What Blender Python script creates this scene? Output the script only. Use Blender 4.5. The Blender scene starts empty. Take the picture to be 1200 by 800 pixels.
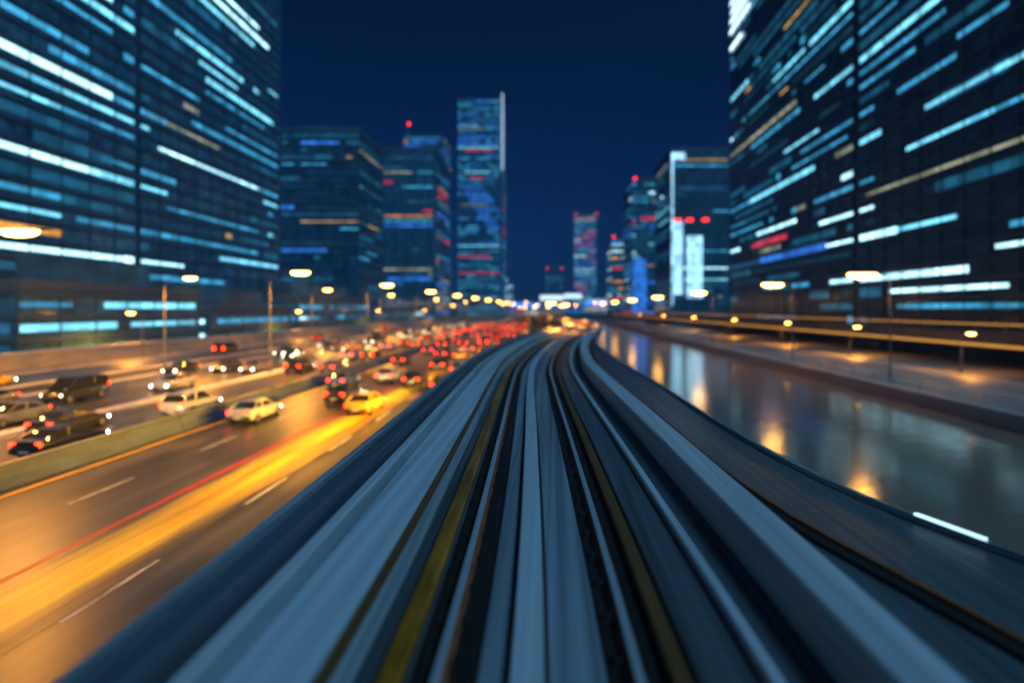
import bpy, math, random
from mathutils import Vector
R = math.radians
random.seed(7)
SC = bpy.context.scene
COL = SC.collection

# ---------------------------------------------------------------- camera
F, VX, VY, CAM_Z = 667.0, 645.0, 362.0, 2.7      # focal length and vanishing point in pixels of the 1200x800 photograph
cam_d = bpy.data.cameras.new('camera')
cam = bpy.data.objects.new('camera', cam_d); COL.objects.link(cam)
cam.location = (0, 0, CAM_Z); cam.rotation_euler = (R(90), 0, 0)
cam_d.sensor_width = 36; cam_d.lens = 36 * F / 1200
cam_d.shift_x = -(VX - 600) / 1200; cam_d.shift_y = -(400 - VY) / 1200
cam_d.clip_start = 0.05; cam_d.clip_end = 9000
cam_d.dof.use_dof = True; cam_d.dof.focus_distance = 10.0; cam_d.dof.aperture_fstop = 0.19
SC.camera = cam

# ---------------------------------------------------------------- sky, moon, exposure
w = bpy.data.worlds.new('World'); SC.world = w; w.use_nodes = True
nt = w.node_tree; bg = nt.nodes['Background']
sky = nt.nodes.new('ShaderNodeTexSky'); sky.sky_type = 'NISHITA'; sky.sun_disc = False
sky.sun_elevation = R(40); sky.sun_rotation = R(144); sky.air_density = 1.0; sky.dust_density = 0.6; sky.ozone_density = 4.0
tint = nt.nodes.new('ShaderNodeMix'); tint.data_type = 'RGBA'; tint.blend_type = 'MULTIPLY'; tint.inputs[0].default_value = 1
tint.inputs[7].default_value = (0.05, 0.38, 1.0, 1)
tc = nt.nodes.new('ShaderNodeTexCoord'); sx = nt.nodes.new('ShaderNodeSeparateXYZ'); rp = nt.nodes.new('ShaderNodeValToRGB')
rp.color_ramp.elements[0].position = 0.0; rp.color_ramp.elements[0].color = (1.3, 1.35, 1.15, 1)
rp.color_ramp.elements[1].position = .62; rp.color_ramp.elements[1].color = (.10, .055, .11, 1)
gm = nt.nodes.new('ShaderNodeMix'); gm.data_type = 'RGBA'; gm.blend_type = 'MULTIPLY'; gm.inputs[0].default_value = 1
nt.links.new(tc.outputs['Generated'], sx.inputs[0]); nt.links.new(sx.outputs['Z'], rp.inputs[0])
nt.links.new(sky.outputs[0], tint.inputs[6]); nt.links.new(tint.outputs[2], gm.inputs[6]); nt.links.new(rp.outputs[0], gm.inputs[7]); nt.links.new(gm.outputs[2], bg.inputs[0])
bg.inputs[1].default_value = 0.0125
moon = bpy.data.lights.new('moon', 'SUN'); moon.energy = 2.0; moon.angle = R(16); moon.color = (0.20, 0.58, 1.0)
mo = bpy.data.objects.new('moon', moon); COL.objects.link(mo); mo.rotation_euler = (R(38), R(34), 0)
SC.view_settings.view_transform = 'Standard'; SC.view_settings.look = 'None'
SC.view_settings.exposure = 0.0; SC.view_settings.gamma = 1; SC.view_settings.use_curve_mapping = False
SC.cycles.use_denoising = True
SC.cycles.max_bounces = 6; SC.cycles.diffuse_bounces = 2; SC.cycles.glossy_bounces = 4; SC.cycles.volume_bounces = 0
SC.cycles.sample_clamp_indirect = 4.0
SC.cycles.caustics_reflective = False

# ---------------------------------------------------------------- helpers
class MB:
    """collects verts and faces; build() links them as one mesh object"""
    def __init__(s): s.v = []; s.f = []
    def box(s, x0, x1, y0, y1, z0, z1):
        b = len(s.v)
        s.v += [(x0,y0,z0),(x1,y0,z0),(x1,y1,z0),(x0,y1,z0),(x0,y0,z1),(x1,y0,z1),(x1,y1,z1),(x0,y1,z1)]
        s.f += [tuple(b+i for i in q) for q in ((3,2,1,0),(4,5,6,7),(0,1,5,4),(1,2,6,5),(2,3,7,6),(3,0,4,7))]
        return s
    def quad(s, pts):
        b = len(s.v); s.v += pts; s.f.append(tuple(range(b, b+len(pts)))); return s
    def loft(s, rings, caps=True, closed=True):
        b = len(s.v); n = len(rings[0])
        for r in rings: s.v += r
        for i in range(len(rings)-1):
            for j in range(n if closed else n-1):
                k = (j+1) % n
                s.f.append((b+i*n+j, b+i*n+k, b+(i+1)*n+k, b+(i+1)*n+j))
        if caps:
            s.f.append(tuple(b+j for j in reversed(range(n))))
            s.f.append(tuple(b+(len(rings)-1)*n+j for j in range(n)))
        return s
    def tube(s, pts, r0, r1=None, n=8, caps=True):
        r1 = r0 if r1 is None else r1; rings = []
        pts = [Vector(p) for p in pts]
        for i, p in enumerate(pts):
            d = (pts[min(i+1, len(pts)-1)] - pts[max(i-1, 0)]).normalized()
            a = d.cross(Vector((0,1,0)) if abs(d.y) < .9 else Vector((1,0,0))).normalized(); c = d.cross(a)
            r = r0 + (r1-r0)*i/max(1, len(pts)-1)
            rings.append([tuple(p + a*r*math.cos(2*math.pi*k/n) + c*r*math.sin(2*math.pi*k/n)) for k in range(n)])
        return s.loft(rings, caps)
    def cyl_x(s, x0, x1, y, z, r, n=18):
        return s.loft([[(x, y+r*math.cos(2*math.pi*k/n), z+r*math.sin(2*math.pi*k/n)) for k in range(n)] for x in (x0, x1)])
    def mesh(s, name, mat, smooth=False):
        me = bpy.data.meshes.new(name); me.from_pydata(s.v, [], s.f); me.validate(); me.update()
        import bmesh
        bm = bmesh.new(); bm.from_mesh(me); bmesh.ops.recalc_face_normals(bm, faces=bm.faces); bm.to_mesh(me); bm.free()
        me.materials.append(mat)
        if smooth:
            for p in me.polygons: p.use_smooth = True
            try: me.set_sharp_from_angle(angle=R(38))
            except Exception: pass
        return me
    def build(s, name, mat, parent=None, smooth=False):
        o = bpy.data.objects.new(name, s.mesh(name, mat, smooth)); COL.objects.link(o)
        if parent: o.parent = parent
        return o
def bevel(o, w=.03, seg=2):
    m = o.modifiers.new('bevel', 'BEVEL'); m.width = w; m.segments = seg; m.limit_method = 'ANGLE'; return o
def empty(name, loc, label, cat, group=None, rz=0):
    o = bpy.data.objects.new(name, None); COL.objects.link(o); o.location = loc; o.rotation_euler.z = rz
    return tag(o, label, cat, group)
def tag(o, label, cat, group=None, kind=None):
    o['label'] = label; o['category'] = cat
    if group: o['group'] = group
    if kind: o['kind'] = kind
    return o
def struct(o): o['kind'] = 'structure'; return o
def copy_tree(o, parent=None):
    c = o.copy(); COL.objects.link(c); c.parent = parent
    for ch in KIDS.get(o.name, [x for x in o.children]): copy_tree(ch, c)
    return c
KIDS = {}
def ordinal(n):
    W = ['first','second','third','fourth','fifth','sixth','seventh','eighth','ninth','tenth','eleventh','twelfth','thirteenth','fourteenth','fifteenth','sixteenth','seventeenth','eighteenth','nineteenth','twentieth']
    return W[n] if n < 20 else 'twenty-' + W[n-20]

# ---------------------------------------------------------------- materials
def nodes(name):
    m = bpy.data.materials.new(name); m.use_nodes = True
    return m, m.node_tree, m.node_tree.nodes['Principled BSDF']
def mat(name, col, rough=.6, metal=0, noise=0.0, scale=(4,4,4), bump=0.0, detail=5, spec=.5, col2=None, coat=0):
    m, t, b = nodes(name)
    b.inputs['Base Color'].default_value = (*col, 1); b.inputs['Roughness'].default_value = rough
    b.inputs['Metallic'].default_value = metal; b.inputs['Specular IOR Level'].default_value = spec
    b.inputs['Coat Weight'].default_value = coat
    if noise or bump:
        g = t.nodes.new('ShaderNodeNewGeometry'); mp = t.nodes.new('ShaderNodeMapping'); mp.inputs['Scale'].default_value = scale
        n = t.nodes.new('ShaderNodeTexNoise'); n.inputs['Scale'].default_value = 1; n.inputs['Detail'].default_value = detail; n.inputs['Roughness'].default_value = .65
        t.links.new(g.outputs['Position'], mp.inputs[0]); t.links.new(mp.outputs[0], n.inputs['Vector'])
        if noise:
            r = t.nodes.new('ShaderNodeValToRGB')
            c2 = col2 or tuple(c*(1-noise) for c in col)
            r.color_ramp.elements[0].position = .32; r.color_ramp.elements[1].position = .68
            r.color_ramp.elements[0].color = (*c2, 1)
            r.color_ramp.elements[1].color = (*(min(1, c*(1+noise*.4)) for c in col), 1)
            t.links.new(n.outputs['Fac'], r.inputs[0]); t.links.new(r.outputs[0], b.inputs['Base Color'])
            mr = t.nodes.new('ShaderNodeMapRange'); mr.inputs[3].default_value = min(1, rough*1.15); mr.inputs[4].default_value = rough*.75
            t.links.new(n.outputs['Fac'], mr.inputs[0]); t.links.new(mr.outputs[0], b.inputs['Roughness'])
        if bump:
            bp = t.nodes.new('ShaderNodeBump'); bp.inputs['Strength'].default_value = bump; bp.inputs['Distance'].default_value = .02
            t.links.new(n.outputs['Fac'], bp.inputs['Height']); t.links.new(bp.outputs[0], b.inputs['Normal'])
    return m
def emit(name, col, strength, sample=False):
    m, t, b = nodes(name)
    b.inputs['Base Color'].default_value = (0.02,0.02,0.02,1); b.inputs['Roughness'].default_value = .3
    b.inputs['Emission Color'].default_value = (*col, 1); b.inputs['Emission Strength'].default_value = strength
    if not sample: m.cycles.emission_sampling = 'NONE'
    return m
def window_mat(name, col, strength, bay=3.0, var=.5):
    """lit rooms behind glass: each bay its own brightness, some with the blind part way down"""
    m, t, b = nodes(name); N = t.nodes.new; L = t.links.new
    b.inputs['Base Color'].default_value = (0.02,0.03,0.04,1); b.inputs['Roughness'].default_value = .15
    g = N('ShaderNodeNewGeometry')
    sn = N('ShaderNodeVectorMath'); sn.operation = 'SNAP'; sn.inputs[1].default_value = (bay, bay, 3.3)
    of = N('ShaderNodeVectorMath'); of.operation = 'ADD'; of.inputs[1].default_value = (.31, .17, 5.0)
    L(g.outputs['Position'], of.inputs[0]); L(of.outputs[0], sn.inputs[0])
    wn = N('ShaderNodeTexWhiteNoise'); wn.noise_dimensions = '3D'; L(sn.outputs[0], wn.inputs['Vector'])
    p = N('ShaderNodeMath'); p.operation = 'POWER'; p.inputs[1].default_value = 1.6; L(wn.outputs['Value'], p.inputs[0])
    mr = N('ShaderNodeMapRange'); mr.inputs[3].default_value = 1-var; mr.inputs[4].default_value = 1.1; L(p.outputs[0], mr.inputs[0])
    # blind: height inside the storey against a per-bay random number
    sep = N('ShaderNodeSeparateXYZ'); L(of.outputs[0], sep.inputs[0])
    md = N('ShaderNodeMath'); md.operation = 'FLOORED_MODULO'; md.inputs[1].default_value = 3.3; L(sep.outputs['Z'], md.inputs[0])
    wn2 = N('ShaderNodeTexWhiteNoise'); wn2.noise_dimensions = '4D'; wn2.inputs['W'].default_value = 3.3; L(sn.outputs[0], wn2.inputs['Vector'])
    bl = N('ShaderNodeMapRange'); bl.inputs[1].default_value = 0.0; bl.inputs[2].default_value = .6; bl.inputs[3].default_value = 1.0; bl.inputs[4].default_value = 3.9
    L(wn2.outputs['Value'], bl.inputs[0])
    gt = N('ShaderNodeMath'); gt.operation = 'GREATER_THAN'; L(md.outputs[0], gt.inputs[0]); L(bl.outputs[0], gt.inputs[1])
    df = N('ShaderNodeMapRange'); df.inputs[3].default_value = 1.0; df.inputs[4].default_value = .7; L(gt.outputs[0], df.inputs[0])
    nz = N('ShaderNodeTexNoise'); nz.inputs['Scale'].default_value = .9; nz.inputs['Detail'].default_value = 3; L(g.outputs['Position'], nz.inputs['Vector'])
    nm = N('ShaderNodeMapRange'); nm.inputs[1].default_value = .3; nm.inputs[2].default_value = .7; nm.inputs[3].default_value = .8; nm.inputs[4].default_value = 1.15; L(nz.outputs['Fac'], nm.inputs[0])
    a = N('ShaderNodeMath'); a.operation = 'MULTIPLY'; L(mr.outputs[0], a.inputs[0]); L(df.outputs[0], a.inputs[1])
    a2 = N('ShaderNodeMath'); a2.operation = 'MULTIPLY'; L(a.outputs[0], a2.inputs[0]); L(nm.outputs[0], a2.inputs[1])
    a3 = N('ShaderNodeMath'); a3.operation = 'MULTIPLY'; a3.inputs[1].default_value = strength; L(a2.outputs[0], a3.inputs[0])
    b.inputs['Emission Color'].default_value = (*col, 1); L(a3.outputs[0], b.inputs['Emission Strength'])
    m.cycles.emission_sampling = 'NONE'
    return m
M = {}
M['concrete'] = mat('concrete', (.30,.31,.32), .5, noise=.7, scale=(7,.06,7), bump=.12)
M['concrete_pale'] = mat('concrete_pale', (.62,.61,.60), .5, noise=.4, scale=(8,.06,8), bump=.1)
M['concrete_dark'] = mat('concrete_dark', (.11,.12,.13), .6, noise=.6, scale=(8,.06,8), bump=.15)
M['concrete_blue'] = mat('concrete_weathered', (.10,.108,.112), .42, noise=.65, scale=(8,.06,8), bump=.12)
M['grime'] = mat('grime', (.022,.012,.008), .7, noise=.5, scale=(9,1.2,9), bump=.4)
M['rust'] = mat('rust', (.40,.10,.03), .6, noise=.5, scale=(20,3,20), bump=.3)
M['rail_steel'] = mat('rail_steel', (.72,.73,.75), .38, .55, noise=.15, scale=(40,1,40))
M['plate'] = mat('plate', (.78,.76,.73), .42, .25, noise=.2, scale=(14,.06,14))
M['yellow_board'] = mat('yellow_board', (.55,.17,.003), .45, noise=.75, scale=(9,.6,9))
M['brown_board'] = mat('brown_board', (.20,.07,.015), .6, noise=.3, scale=(9,.6,9))
M['steel'] = mat('steel', (.55,.57,.6), .25, .9, noise=.1, scale=(6,1,6))
M['galv'] = mat('galvanised', (.35,.37,.38), .45, .7)
M['asphalt'] = mat('asphalt', (.062,.058,.055), .38, noise=.35, scale=(.6,.06,.6), bump=.0, spec=.55)
M['asphalt_side'] = mat('asphalt_side', (.05,.05,.052), .45, noise=.3, scale=(.5,.1,.5))
M['paint_white'] = mat('paint_white', (.50,.50,.48), .5, noise=.8, scale=(7,1.2,5), col2=(.09,.085,.08))
M['tail_trail_red'] = mat('tail_trail_red', (.42,.03,.02), .5, noise=.3, scale=(5,2,5))
M['paint_yellow'] = mat('paint_yellow', (.75,.42,.04), .5, noise=.3, scale=(5,2,5))
M['ground'] = mat('ground', (.05,.05,.048), .8, noise=.5, scale=(.08,.05,.08))
M['path'] = mat('path', (.30,.30,.29), .5, noise=.3, scale=(.5,.15,.5))
M['wall_sand'] = mat('wall_sand', (.36,.30,.23), .7, noise=.3, scale=(.8,.4,1.5))
M['facade'] = mat('facade', (.07,.22,.28), .2, .0, noise=.6, scale=(.25,.25,.27), spec=.9, detail=2)
M['facade_dark'] = mat('facade_dark', (.055,.15,.20), .22, .0, noise=.6, scale=(.2,.2,.27), spec=.8, detail=2)
M['spandrel'] = mat('spandrel', (.085,.15,.19), .45, .3, noise=.25, scale=(.3,.3,.3))
M['mullion'] = mat('mullion', (.06,.09,.11), .4, .5)
M['roof'] = mat('roof', (.12,.13,.14), .8)
M['tyre'] = mat('tyre', (.015,.015,.015), .8)
M['rim'] = mat('rim', (.5,.5,.52), .3, .9)
M['glass'] = mat('glass', (.012,.016,.02), .06, spec=.9)
M['plastic'] = mat('plastic', (.02,.02,.022), .5)
M['plate_white'] = mat('plate_white', (.6,.6,.58), .4)
M['pole'] = mat('pole', (.22,.23,.24), .4, .7)
CARS = {'white': (.72,.72,.70), 'silver': (.42,.44,.46), 'black': (.015,.015,.018), 'grey': (.14,.15,.16), 'red': (.35,.02,.015),
        'blue': (.03,.07,.22), 'yellow': (.75,.38,.02), 'beige': (.42,.34,.24)}
for k, c in CARS.items(): M['car_'+k] = mat('car_'+k, c, .3, .2 if k in ('silver','grey') else 0, coat=.7)
CY = (.22,.72,1.0)
W_ = {'bright': window_mat('window_bright', (.20,.74,1.0), 1.9, var=.35), 'mid': window_mat('window_mid', (.07,.52,.92), 1.05),
      'dim': window_mat('window_dim', (.04,.36,.66), .34), 'faint': window_mat('window_faint', (.05,.30,.46), .14),
      'white': window_mat('window_white', (.46,.86,1.0), 3.0, var=.3), 'warm': window_mat('window_warm', (1.0,.62,.22), .9),
      'pale': window_mat('window_pale', (.85,.88,.62), .55), 'blue': window_mat('window_blue', (.04,.26,1.0), 1.1),
      'orange': window_mat('window_orange', (1.0,.42,.05), 1.8, var=.4), 'panel': window_mat('panel_pale', (.36,.74,1.0), 2.4, bay=1.5, var=.55),
      'red': window_mat('window_red', (1.0,.05,.10), 1.0)}
M['sodium'] = emit('sodium_lens', (1.0,.47,.08), 34)
M['lampwhite'] = emit('white_lens', (.8,.92,1.0), 12)
M['red_lamp'] = emit('red_lens', (1.0,.02,.01), 6.0)
M['tail'] = emit('tail_lens', (1.0,.022,.004), 20.0, True)
M['head'] = emit('head_lens', (1.0,.80,.52), 40.0)
M['crown'] = emit('crown_led', (.6,.84,1.0), 3.0)
M['led_blue'] = emit('led_blue', (.05,.28,1.0), 2.2)
M['led_white'] = emit('led_white', (.62,.85,1.0), 2.0)
M['edge_glow'] = emit('edge_glow', (.55,.85,1.0), 1.3, True)

def patches(m):
    t = m.node_tree; N = t.nodes.new; L = t.links.new; b = t.nodes['Principled BSDF']; src = b.inputs['Base Color'].links[0].from_socket
    g = N('ShaderNodeNewGeometry'); mp = N('ShaderNodeMapping'); mp.inputs['Scale'].default_value = (.28,.07,1); L(g.outputs['Position'], mp.inputs[0])
    v = N('ShaderNodeTexVoronoi'); v.feature = 'F1'; v.distance = 'CHEBYCHEV'; v.inputs['Scale'].default_value = 1; L(mp.outputs[0], v.inputs['Vector'])
    sp = N('ShaderNodeSeparateColor'); L(v.outputs['Color'], sp.inputs[0])
    r = N('ShaderNodeMapRange'); r.inputs[3].default_value = .62; r.inputs[4].default_value = 1.25; L(sp.outputs[0], r.inputs[0])
    mp2 = N('ShaderNodeMapping'); mp2.inputs['Scale'].default_value = (1.15,.012,1); L(g.outputs['Position'], mp2.inputs[0])
    n2 = N('ShaderNodeTexNoise'); n2.inputs['Scale'].default_value = 1; n2.inputs['Detail'].default_value = 4; L(mp2.outputs[0], n2.inputs['Vector'])
    r2 = N('ShaderNodeMapRange'); r2.inputs[1].default_value = .35; r2.inputs[2].default_value = .65; r2.inputs[3].default_value = .55; r2.inputs[4].default_value = 1.2; L(n2.outputs['Fac'], r2.inputs[0])
    m2 = N('ShaderNodeMath'); m2.operation = 'MULTIPLY'; L(r.outputs[0], m2.inputs[0]); L(r2.outputs[0], m2.inputs[1])
    mx = N('ShaderNodeMix'); mx.data_type = 'RGBA'; mx.blend_type = 'MULTIPLY'; mx.inputs[0].default_value = 1
    L(src, mx.inputs[6]); L(m2.outputs[0], mx.inputs[7]); L(mx.outputs[2], b.inputs['Base Color'])
patches(M['asphalt']); patches(M['path'])
def water_mat():
    m, t, b = nodes('canal_water'); N = t.nodes.new; L = t.links.new
    b.inputs['Base Color'].default_value = (.27,.165,.11,1); b.inputs['Roughness'].default_value = .13; b.inputs['IOR'].default_value = 1.36
    b.inputs['Specular IOR Level'].default_value = .75
    g = N('ShaderNodeNewGeometry'); mp = N('ShaderNodeMapping'); mp.inputs['Scale'].default_value = (.55,.9,1)
    n = N('ShaderNodeTexNoise'); n.inputs['Scale'].default_value = 1.0; n.inputs['Detail'].default_value = 4
    L(g.outputs['Position'], mp.inputs[0]); L(mp.outputs[0], n.inputs['Vector'])
    bp = N('ShaderNodeBump'); bp.inputs['Strength'].default_value = .14; bp.inputs['Distance'].default_value = .10
    L(n.outputs['Fac'], bp.inputs['Height']); L(bp.outputs[0], b.inputs['Normal'])
    return m
M['water'] = water_mat()

# ---------------------------------------------------------------- ground, roads, water
GZ = -5.0
S = 1500
g = MB(); 
g.quad([(-S,-200,GZ-.012),(5.5,-200,GZ-.012),(5.5,2500,GZ-.012),(-S,2500,GZ-.012)])
g.quad([(33,-200,GZ-.012),(S,-200,GZ-.012),(S,2500,GZ-.012),(33,2500,GZ-.012)])
g.quad([(5.5,520,GZ-.012),(33,520,GZ-.012),(33,2500,GZ-.012),(5.5,2500,GZ-.012)])
struct(g.build('ground', M['ground']))
wt = MB().quad([(5.5,-200,GZ-.9),(33,-200,GZ-.9),(33,520,GZ-.9),(5.5,520,GZ-.9)]).build('water', M['water']); struct(wt)
q = MB(); q.box(4.9,5.5,-60,520,GZ-1.6,GZ+.18); struct(bevel(q.build('quay_bank', M['concrete'])))
q = MB(); q.box(33,33.7,-60,520,GZ-1.6,GZ+.25); struct(bevel(q.build('quay_bank', M['concrete_pale'])))
p = MB(); p.quad([(33.7,-60,GZ+.004),(48,-60,GZ+.004),(48,520,GZ+.004),(33.7,520,GZ+.004)]); struct(p.build('path', M['path']))
p = MB(); p.quad([(48.4,-60,GZ),(58,-60,GZ),(58,520,GZ),(48.4,520,GZ)]); struct(p.build('road', M['asphalt_side']))
def road(x0, x1, m): return struct(MB().quad([(x0,-60,GZ),(x1,-60,GZ),(x1,1500,GZ),(x0,1500,GZ)]).build('road', m))
road(-23.0, -7.6, M['asphalt']); road(-33.0, -24.0, M['asphalt']); road(-46.4, -34.0, M['asphalt']); road(-63, -53, M['asphalt_side'])
def kerb(x0, x1, h=.14, m='concrete_pale'):
    struct(bevel(MB().box(x0, x1, -60, 1500, GZ-.2, GZ+h).build('kerb', M[m])))
kerb(-7.6,-7.25); kerb(-34.0,-33.0,.16); kerb(-46.8,-46.4); kerb(-53,-52.7); kerb(-63.4,-63); kerb(48.0,48.4)
def marking(x, m, wd=.16, dash=None, y0=-20, y1=500):
    b = MB()
    if dash:
        y = y0
        while y < y1:
            b.quad([(x-wd/2,y,GZ+.004),(x+wd/2,y,GZ+.004),(x+wd/2,y+dash[0],GZ+.004),(x-wd/2,y+dash[0],GZ+.004)]); y += dash[0]+dash[1]
    else: b.quad([(x-wd/2,y0,GZ+.004),(x+wd/2,y0,GZ+.004),(x+wd/2,y1,GZ+.004),(x-wd/2,y1,GZ+.004)])
    struct(b.build('road_marking', M[m]))
def light_streak_mat():  # amber light on the asphalt as colour, with ragged edges
    m = mat('amber_light_streak', (.85,.56,.02), .42, noise=.75, scale=(.9,.05,.9), col2=(.34,.15,.01)); t = m.node_tree; N = t.nodes.new; L = t.links.new
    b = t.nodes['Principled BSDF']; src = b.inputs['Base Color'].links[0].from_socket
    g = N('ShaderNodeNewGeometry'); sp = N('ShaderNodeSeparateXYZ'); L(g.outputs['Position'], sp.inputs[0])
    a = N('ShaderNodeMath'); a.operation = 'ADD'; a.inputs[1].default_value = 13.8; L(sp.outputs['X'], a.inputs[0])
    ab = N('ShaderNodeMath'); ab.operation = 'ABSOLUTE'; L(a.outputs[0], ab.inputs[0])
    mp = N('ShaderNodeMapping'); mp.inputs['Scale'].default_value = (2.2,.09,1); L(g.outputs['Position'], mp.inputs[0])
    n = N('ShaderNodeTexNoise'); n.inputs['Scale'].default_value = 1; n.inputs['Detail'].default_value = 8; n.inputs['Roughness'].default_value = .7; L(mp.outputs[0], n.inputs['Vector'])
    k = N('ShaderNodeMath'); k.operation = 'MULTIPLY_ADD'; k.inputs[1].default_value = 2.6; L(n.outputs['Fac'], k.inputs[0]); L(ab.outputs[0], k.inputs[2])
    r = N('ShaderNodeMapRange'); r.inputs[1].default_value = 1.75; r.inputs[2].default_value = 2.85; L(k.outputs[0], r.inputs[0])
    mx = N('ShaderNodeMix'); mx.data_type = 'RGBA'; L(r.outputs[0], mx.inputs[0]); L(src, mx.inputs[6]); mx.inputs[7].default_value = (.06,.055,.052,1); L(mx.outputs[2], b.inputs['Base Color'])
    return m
struct(MB().quad([(-15.40,-60,GZ+.004),(-12.15,-60,GZ+.004),(-12.15,600,GZ+.004),(-15.40,600,GZ+.004)]).build('painted_light_streak', light_streak_mat()))  # strip of road with the yellow light streak painted in
marking(-8.2,'paint_white',.2); marking(-22.5,'paint_yellow',.2); marking(-15.55,'tail_trail_red',.26)  # the red strip is a tail-light trail put in as colour
for x in (-12.05,-19.05): marking(x,'paint_white',.15,(3.5,5))
marking(-24.6,'paint_yellow',.18); marking(-32.5,'paint_white',.18); marking(-28.25,'paint_white',.15,(3.5,5))
marking(-34.5,'paint_yellow',.18); marking(-45.9,'paint_white',.18)
for x in (-38.1,-41.9): marking(x,'paint_white',.15,(3.5,5))
marking(-58,'paint_white',.13,(3,6))

# median barrier between the carriageways
ba = empty('concrete_barrier', (-23.5,20,GZ), 'long concrete barrier with a painted-in blue grey shade dividing the highway carriageways', 'barrier')
b = MB(); prof = [(-.32,0),(-.32,.12),(-.17,.42),(-.11,.98),(.11,.98),(.17,.42),(.32,.12),(.32,0)]
y = -60
while y < 700:
    L_ = 11.94
    b.loft([[(px, yy-20, pz) for px, pz in prof] for yy in (y, y+L_)]); y += 12
b.build('barrier_wall', mat('barrier_shade_blue', (.06,.085,.13), .5, noise=.4, scale=(.6,.3,1.5)), ba)  # bluish shade on the barrier put into its base colour
MB().tube([(0,-80,1.06),(0,680,1.06)], .05, n=8).build('hand_rail', M['galv'], ba)
wl = empty('boundary_wall', (-67,60,GZ), 'long sand coloured wall lit orange beyond the service road', 'wall')
b = MB(); b.box(-.2,.2,-120,700,-.3,2.1); bevel(b.build('wall_panel', M['wall_sand'], wl))
b = MB(); b.box(-.3,.3,-120,700,2.1,2.3); b.build('coping', M['concrete_pale'], wl)

# ---------------------------------------------------------------- railway viaduct (swept along its centre line)
CP = [(-14,.05),(-6,-.03),(4,-.09),(12,-.33),(20,-.62),(27,-.74),(38,-.28),(50,.72),(62,2.15),(76,3.9),(92,5.1),(112,5.2),(140,3.2),(175,-1),(220,-7),(270,-12),(340,-16),(420,-18)]
def interp(cp, y):
    n = len(cp)
    if y <= cp[0][0]: return cp[0][1]
    if y >= cp[-1][0]: return cp[-1][1]
    for i in range(n-1):
        if cp[i][0] <= y <= cp[i+1][0]:
            (x0,a),(x1,b_) = cp[i], cp[i+1]
            def sl(k):
                if k == 0 or k == n-1: return (cp[min(k+1,n-1)][1]-cp[max(k-1,0)][1])/(cp[min(k+1,n-1)][0]-cp[max(k-1,0)][0])
                return (cp[k+1][1]-cp[k-1][1])/(cp[k+1][0]-cp[k-1][0])
            h = x1-x0; t = (y-x0)/h; m0, m1 = sl(i)*h, sl(i+1)*h
            return (2*t**3-3*t*t+1)*a+(t**3-2*t*t+t)*m0+(-2*t**3+3*t*t)*b_+(t**3-t*t)*m1
def ctr(y): return interp(CP, y)
def at(y, u):
    d = (ctr(y+.3)-ctr(y-.3))/.6; n = math.hypot(1, d)
    return ctr(y)+u/n, y-u*d/n
YS = []; y = -12.0
while y < 400: YS.append(y); y += .8 if y < 60 else 2.0 if y < 150 else 4.0
def sweep(prof, y0=-12, y1=400, mb=None, step=1):
    """prof: list of (u, z); u may be a function of y"""
    mb = mb or MB(); rings = []
    for y in YS[::step]:
        if y < y0 or y > y1: continue
        ring = []
        for u, z in prof:
            uu = u(y) if callable(u) else u
            X, Y = at(y, uu); ring.append((X, Y, z))
        rings.append(ring)
    return mb.loft(rings)
def rect(u0, u1, z0, z1): return [(u0,z0),(u1,z0),(u1,z1),(u0,z1)]
def cham(u0, u1, z0, z1, c=.02): return [(u0,z0),(u1,z0),(u1,z1-c),(u1-c,z1),(u0+c,z1),(u0,z1-c)]
via = empty('railway_viaduct', (0,0,GZ), 'elevated concrete railway viaduct curving ahead with grey walkways and low parapets', 'viaduct')
OFF = -GZ
def vpart(name, prof, m, **k):
    mb = sweep(prof, **k); mb.v = [(a,b_,c+OFF) for a,b_,c in mb.v]
    return mb.build(name, M[m], via, smooth=False)
SZ = -.15
vpart('deck', [(-2.85,-.55),(-1.6,-1.5),(1.6,-1.5),(2.85,-.55),(2.85,SZ),(-2.85,SZ)], 'concrete_dark')
vpart('track_channel', cham(-.47,-.235,SZ,-.09), 'concrete'); vpart('track_channel', cham(.075,.52,SZ,-.09), 'concrete')
vpart('side_slab', cham(1.2,1.66,SZ,-.08), 'concrete_blue'); vpart('side_slab', cham(-1.33,-1.2,SZ,-.04), 'concrete_blue')
vpart('kerb', cham(1.68,1.80,SZ,.02), 'concrete_pale')
vpart('gutter', rect(1.82,2.25,SZ,SZ+.012), 'concrete_dark')
vpart('walkway', cham(2.28,2.74,SZ,.35), 'concrete_pale')
vpart('walkway', cham(-2.02,-1.42,SZ,.35), 'concrete_pale')
vpart('walkway_edge', cham(-1.42,-1.35,.29,.365,.01), 'brown_board')
vpart('gutter', rect(-2.2,-2.04,SZ,SZ+.02), 'concrete_dark')
vpart('cable_duct', cham(-2.36,-2.22,SZ,.33), 'concrete_pale')
vpart('parapet', cham(-2.68,-2.42,-.15,.5,.03), 'concrete_dark')
vpart('parapet_coping', cham(-2.80,-2.70,-.25,.56,.02), 'concrete')
E_ = [(-14,8.0),(0,6.9),(4,6.0),(6.15,5.2),(8.3,4.6),(12.2,4.35),(20,4.5),(30,4.2),(45,3.3),(60,3.05),(400,3.05)]
G_ = [(-14,5.4),(0,4.7),(4.4,3.72),(7.8,3.02),(14,2.94),(400,2.94)]
edge = lambda d: (lambda y: max(2.9, interp(E_, y)+d))
groove = lambda d: (lambda y: interp(G_, y)+d)
vpart('side_apron', [(2.76,-.45),(edge(0),-.3),(edge(0),-.05),(groove(.16),-.02),(2.76,-.02)], 'concrete_blue', y1=59)
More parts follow.
